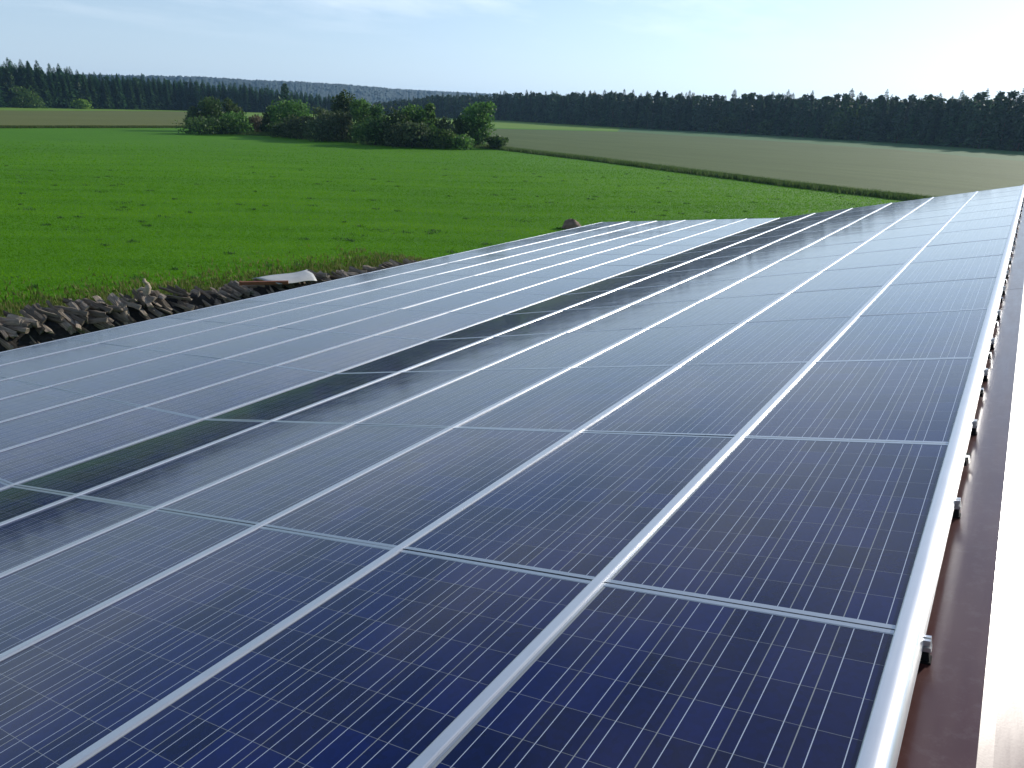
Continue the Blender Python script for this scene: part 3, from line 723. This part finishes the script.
# added filler core under the logs, near-black for the shade in their gaps
nt_, nc = 60, 9; vs = []; L = 27.5
def on_pile(t): return np.array([np.interp(t, pd, PA[:, 0]), np.interp(t, pd, PA[:, 1])])
for i in range(nt_+1):
    t = L*i/nt_; p = on_pile(t); hh = pile_h(t)*.80*(1 if 0 < i < nt_ else .2)
    for k in range(nc):
        c = -1+2*k/(nc-1); wv = .95
        vs.append((p[0]+c*wv+random.uniform(-.06, .06), p[1]+random.uniform(-.08, .08), max(-.02, hh*(1-abs(c)**2.0)+random.uniform(-.07, .07)*(0 if k in (0, nc-1) else 1))))
fs = [(i*nc+k, i*nc+k+1, (i+1)*nc+k+1, (i+1)*nc+k) for i in range(nt_) for k in range(nc-1)]
b = MB(); b.add(vs, fs)
tag(link('dark_pile_core', b.mesh('dark_pile_core', M['filler'])), 'added dark core under the split logs, coloured as the shade in their gaps', 'wood debris', kind='stuff')
NL = 292; cnt = 0
for k in range(NL):
    t = 4.2+18.5*((k+random.uniform(0, 1))/NL); p = on_pile(t); hh = pile_h(t)
    c = random.triangular(-.45, 1.15 if t < 11 else 1.0, .6); z = hh*(1-min(1, abs(c))**1.8)*.93 - (.14 if 13.4 < t < 17.4 else 0); z = max(.06, z)
    pale = random.random() < .09
    me = random.choice(LP if pale else LM)
    o = link('split_log', me)
    slope = .12 + .42*math.atan(hh*1.7*c/.95*.62) + random.gauss(0, .16)
    o.location = (p[0]+c*.85, p[1]+random.uniform(-.1, .1), z+.04)
    o.rotation_mode = 'ZYX' if False else 'XYZ'
    o.rotation_euler = (random.uniform(0, 6.28), max(-.4, min(.75, slope)), random.gauss(.12, .32))
    tag(o, 'pale tan split log lying in the long firewood heap beyond the eave' if pale else 'weathered grey brown split log lying in the long firewood heap beyond the eave', 'log', 'pale split logs of the firewood heap' if pale else 'grey split logs of the firewood heap')
# the forked piece standing on the heap
b = MB(); b.tube([(0, 0, -.2), (.03, .02, .12), (.12, 0, .30), (.10, .02, .46)], [.13, .12, .10, .05], 8)
b.tube([(.06, 0, .18), (-.12, .05, .24), (-.30, .08, .16)], [.09, .07, .03], 7)
b.tube([(.11, .01, .38), (.04, -.05, .52), (.05, -.03, .60)], [.06, .06, .03], 7)
def at_pile(t, z): p = on_pile(t); return (p[0], p[1], z)
o = link('forked_stump', b.mesh('forked_stump', M['pale'], True)); o.location = at_pile(12.0, .98); o.rotation_euler = (0, 0, .6)
tag(o, 'pale forked piece of wood standing up on the firewood heap', 'log')
for t, dz, lab in [(6.9, 1.06, 'thick pale barkless log lying on the near left end of the firewood heap'), (11.05, .56, 'short pale upright log on the heap front, left of the forked piece')]:
    bb = log_mesh(.75, .16, 'round'); p = on_pile(t)
    o = link('barkless_log', bb.mesh('barkless_log', [M['pale'], M['logend']], True)); o.location = (p[0]+(.55 if dz < 1 else .1), p[1], dz)
    o.rotation_euler = (0, .85 if dz < 1 else -.35, -.3 if dz < 1 else .9); tag(o, lab, 'log')
# cover sheet over the far part of the heap, on a red-brown board
cs = [(-21.75, 14.35, 1.16), (-21.40, 16.55, 1.14), (-20.45, 16.15, 1.02), (-20.65, 14.6, 1.08)]
vs = []; n = 12
for i in range(n+1):
    for k in range(7):
        u_, v_ = i/n, k/6
        a = Vector(cs[0]).lerp(Vector(cs[1]), u_); c = Vector(cs[3]).lerp(Vector(cs[2]), u_); q = a.lerp(c, v_)
        vs.append((q.x, q.y, q.z+.035*math.sin(u_*7+v_*3)*u_+.025*math.sin(v_*9+u_*2)+.05*math.sin(math.pi*v_)))
fs = [(i*7+k, i*7+k+1, (i+1)*7+k+1, (i+1)*7+k) for i in range(n) for k in range(6)]
m_ = len(vs); vs2 = vs+[(x, y, z-.02) for x, y, z in vs]
fs2 = fs+[tuple(m_+q for q in f[::-1]) for f in fs]
rim = [k for k in range(7)]+[i*7+6 for i in range(1, n+1)]+[n*7+k for k in range(5, -1, -1)]+[i*7 for i in range(n-1, 0, -1)]
fs2 += [(rim[q], m_+rim[q], m_+rim[(q+1) % len(rim)], rim[(q+1) % len(rim)]) for q in range(len(rim))]
b = MB(); b.add(vs2, fs2); o = link('cover_sheet', b.mesh('cover_sheet', M['tarp'], True))
tag(o, 'light grey cover sheet lying over the far part of the firewood heap', 'cover sheet')
b = MB(); b.box(-.05, .05, -.9, .7, -.09, .02); b.box(-.052, .052, -.92, -.84, -.1, .03)
o = link('edge_board', b.mesh('edge_board', M['rust'])); o.location = (-21.0, 14.4, 1.14); o.rotation_euler = (0, .1, -.75)
tag(o, 'red brown board under the near edge of the grey cover sheet', 'board')
# boulder in the meadow beyond the eave corner
V, F = [], []
nu, nv = 14, 9
for i in range(nv+1):
    th = math.pi*i/nv*.55
    for k in range(nu):
        a = 6.283*k/nu; rr = 1+.12*math.sin(3*a+i)+random.uniform(-.05, .05)
        V.append((.62*math.sin(th)*math.cos(a)*rr, .55*math.sin(th)*math.sin(a)*rr, .62*(math.cos(th)-math.cos(math.pi*.5))*rr*.9))
F = [(i*nu+k, i*nu+(k+1) % nu, (i+1)*nu+(k+1) % nu, (i+1)*nu+k) for i in range(nv) for k in range(nu)]
b = MB(); b.add(V, F); o = link('boulder', b.mesh('boulder', M['stone'], True)); o.location = (-23.4, 40.1, 0)
tag(o, 'brown boulder lying in the meadow beyond the far corner of the eave', 'boulder')

# ------------------------------------------------------------------ air, light, sky, camera
b = MB(); b.box(-GX-20, GX+20, -GX-20, GX+20, -1.0, 74)
hm, nt, out = new_mat('haze_air')
pv = nt.nodes.new('ShaderNodeVolumePrincipled'); pv.inputs['Color'].default_value = (.38, .66, 1, 1); pv.inputs['Density'].default_value = .00011; pv.inputs['Anisotropy'].default_value = .35
nt.links.new(pv.outputs[0], out.inputs['Volume'])
tag(link('haze', b.mesh('haze', hm)), kind='stuff')

SAZ, SEL = R(15), R(20.5)
w = bpy.data.worlds.new('World'); S.world = w; w.use_nodes = True
nt = w.node_tree; nt.nodes.clear(); N = NT(nt)
out = N.n('ShaderNodeOutputWorld'); bg = N.n('ShaderNodeBackground')
sky = N.n('ShaderNodeTexSky'); sky.sky_type = 'NISHITA'; sky.sun_disc = False
sky.sun_elevation = SEL; sky.sun_rotation = SAZ; sky.air_density = 1.0; sky.dust_density = .5; sky.ozone_density = 3.5; sky.altitude = 400
# thin cirrus: noise on a flat layer high above
tc = N.n('ShaderNodeTexCoord'); sx = N.n('ShaderNodeSeparateXYZ'); N.l(tc.outputs['Generated'], sx.inputs[0])
zz = N.math('MAXIMUM', sx.outputs[2], .02); cv = N.n('ShaderNodeCombineXYZ')
N.l(N.math('DIVIDE', sx.outputs[0], N.math('ADD', zz, .06)), cv.inputs[0]); N.l(N.math('DIVIDE', sx.outputs[1], N.math('ADD', zz, .06)), cv.inputs[1])
cl = N.noise(N.mapping(cv.outputs[0], (.55, .32, 1), (0, 0, R(25))), 1.0, 7, .62)
cf = N.math('MULTIPLY', N.math('SUBTRACT', cl, .47, clamp=True), 3.2, clamp=True)
cf = N.math('MULTIPLY', cf, N.math('MULTIPLY', N.math('SUBTRACT', sx.outputs[2], .06, clamp=True), 12, clamp=True))
mixc = N.n('ShaderNodeMix', data_type='RGBA', blend_type='MIX'); N.l(N.math('MULTIPLY', cf, .75), mixc.inputs[0])
veil = N.n('ShaderNodeMix', data_type='RGBA'); vz = N.math('SUBTRACT', 1.0, N.math('MULTIPLY', N.math('ABSOLUTE', sx.outputs[2]), 3.0), clamp=True)      # thin milky veil, thickest low in the sky
N.l(N.math('MULTIPLY', vz, .80), veil.inputs[0])
dt = N.n('ShaderNodeVectorMath', operation='DOT_PRODUCT'); N.l(tc.outputs['Generated'], dt.inputs[0]); dt.inputs[1].default_value = (math.sin(SAZ)*math.cos(SEL), math.cos(SAZ)*math.cos(SEL), math.sin(SEL))
gl = N.math('ADD', .86, N.math('MULTIPLY', N.math('POWER', N.math('MAXIMUM', dt.outputs['Value'], 0.0), 3.0), .75))      # haze is brighter towards the sun
vs_ = N.n('ShaderNodeVectorMath', operation='SCALE'); vs_.inputs[0].default_value = (5.3, 6.8, 8.7); N.l(gl, vs_.inputs['Scale'])
N.l(sky.outputs[0], veil.inputs[6]); N.l(vs_.outputs[0], veil.inputs[7])
N.l(veil.outputs[2], mixc.inputs[6]); mixc.inputs[7].default_value = (10.4, 10.9, 11.4, 1)
N.l(mixc.outputs[2], bg.inputs[0]); bg.inputs[1].default_value = .09
N.l(bg.outputs[0], out.inputs[0])
sl = bpy.data.lights.new('sun', 'SUN'); sl.energy = 3.6; sl.angle = R(.53); sl.color = (1, .94, .85)
so = bpy.data.objects.new('sun', sl); COL.objects.link(so)
sd = Vector((math.sin(SAZ)*math.cos(SEL), math.cos(SAZ)*math.cos(SEL), math.sin(SEL)))
so.rotation_euler = (-sd).to_track_quat('-Z', 'Y').to_euler(); so.location = (20, 30, 40)

cd = bpy.data.cameras.new('camera'); co = bpy.data.objects.new('camera', cd); COL.objects.link(co)
cd.sensor_width = 36; cd.lens = 745.894/1024*36; cd.clip_end = 12000; cd.clip_start = .05
right = Vector((0.83083593, 0.55562112, 0.0315725)); upv = Vector((-0.21652097, 0.27046546, 0.93806562)); back = Vector((0.5126698, -0.78621473, 0.34501605))
mw = Matrix((right, upv, back)).transposed().to_4x4(); mw.translation = (0.03520461, -2.14363856, 6.99386096)
co.matrix_world = mw; S.camera = co
S.view_settings.view_transform = 'Standard'; S.view_settings.look = 'None'; S.view_settings.exposure = 0.53; S.view_settings.gamma = 1
S.cycles.max_bounces = 8; S.cycles.diffuse_bounces = 3; S.cycles.glossy_bounces = 4; S.cycles.transmission_bounces = 4; S.cycles.volume_bounces = 0
S.cycles.use_denoising = True
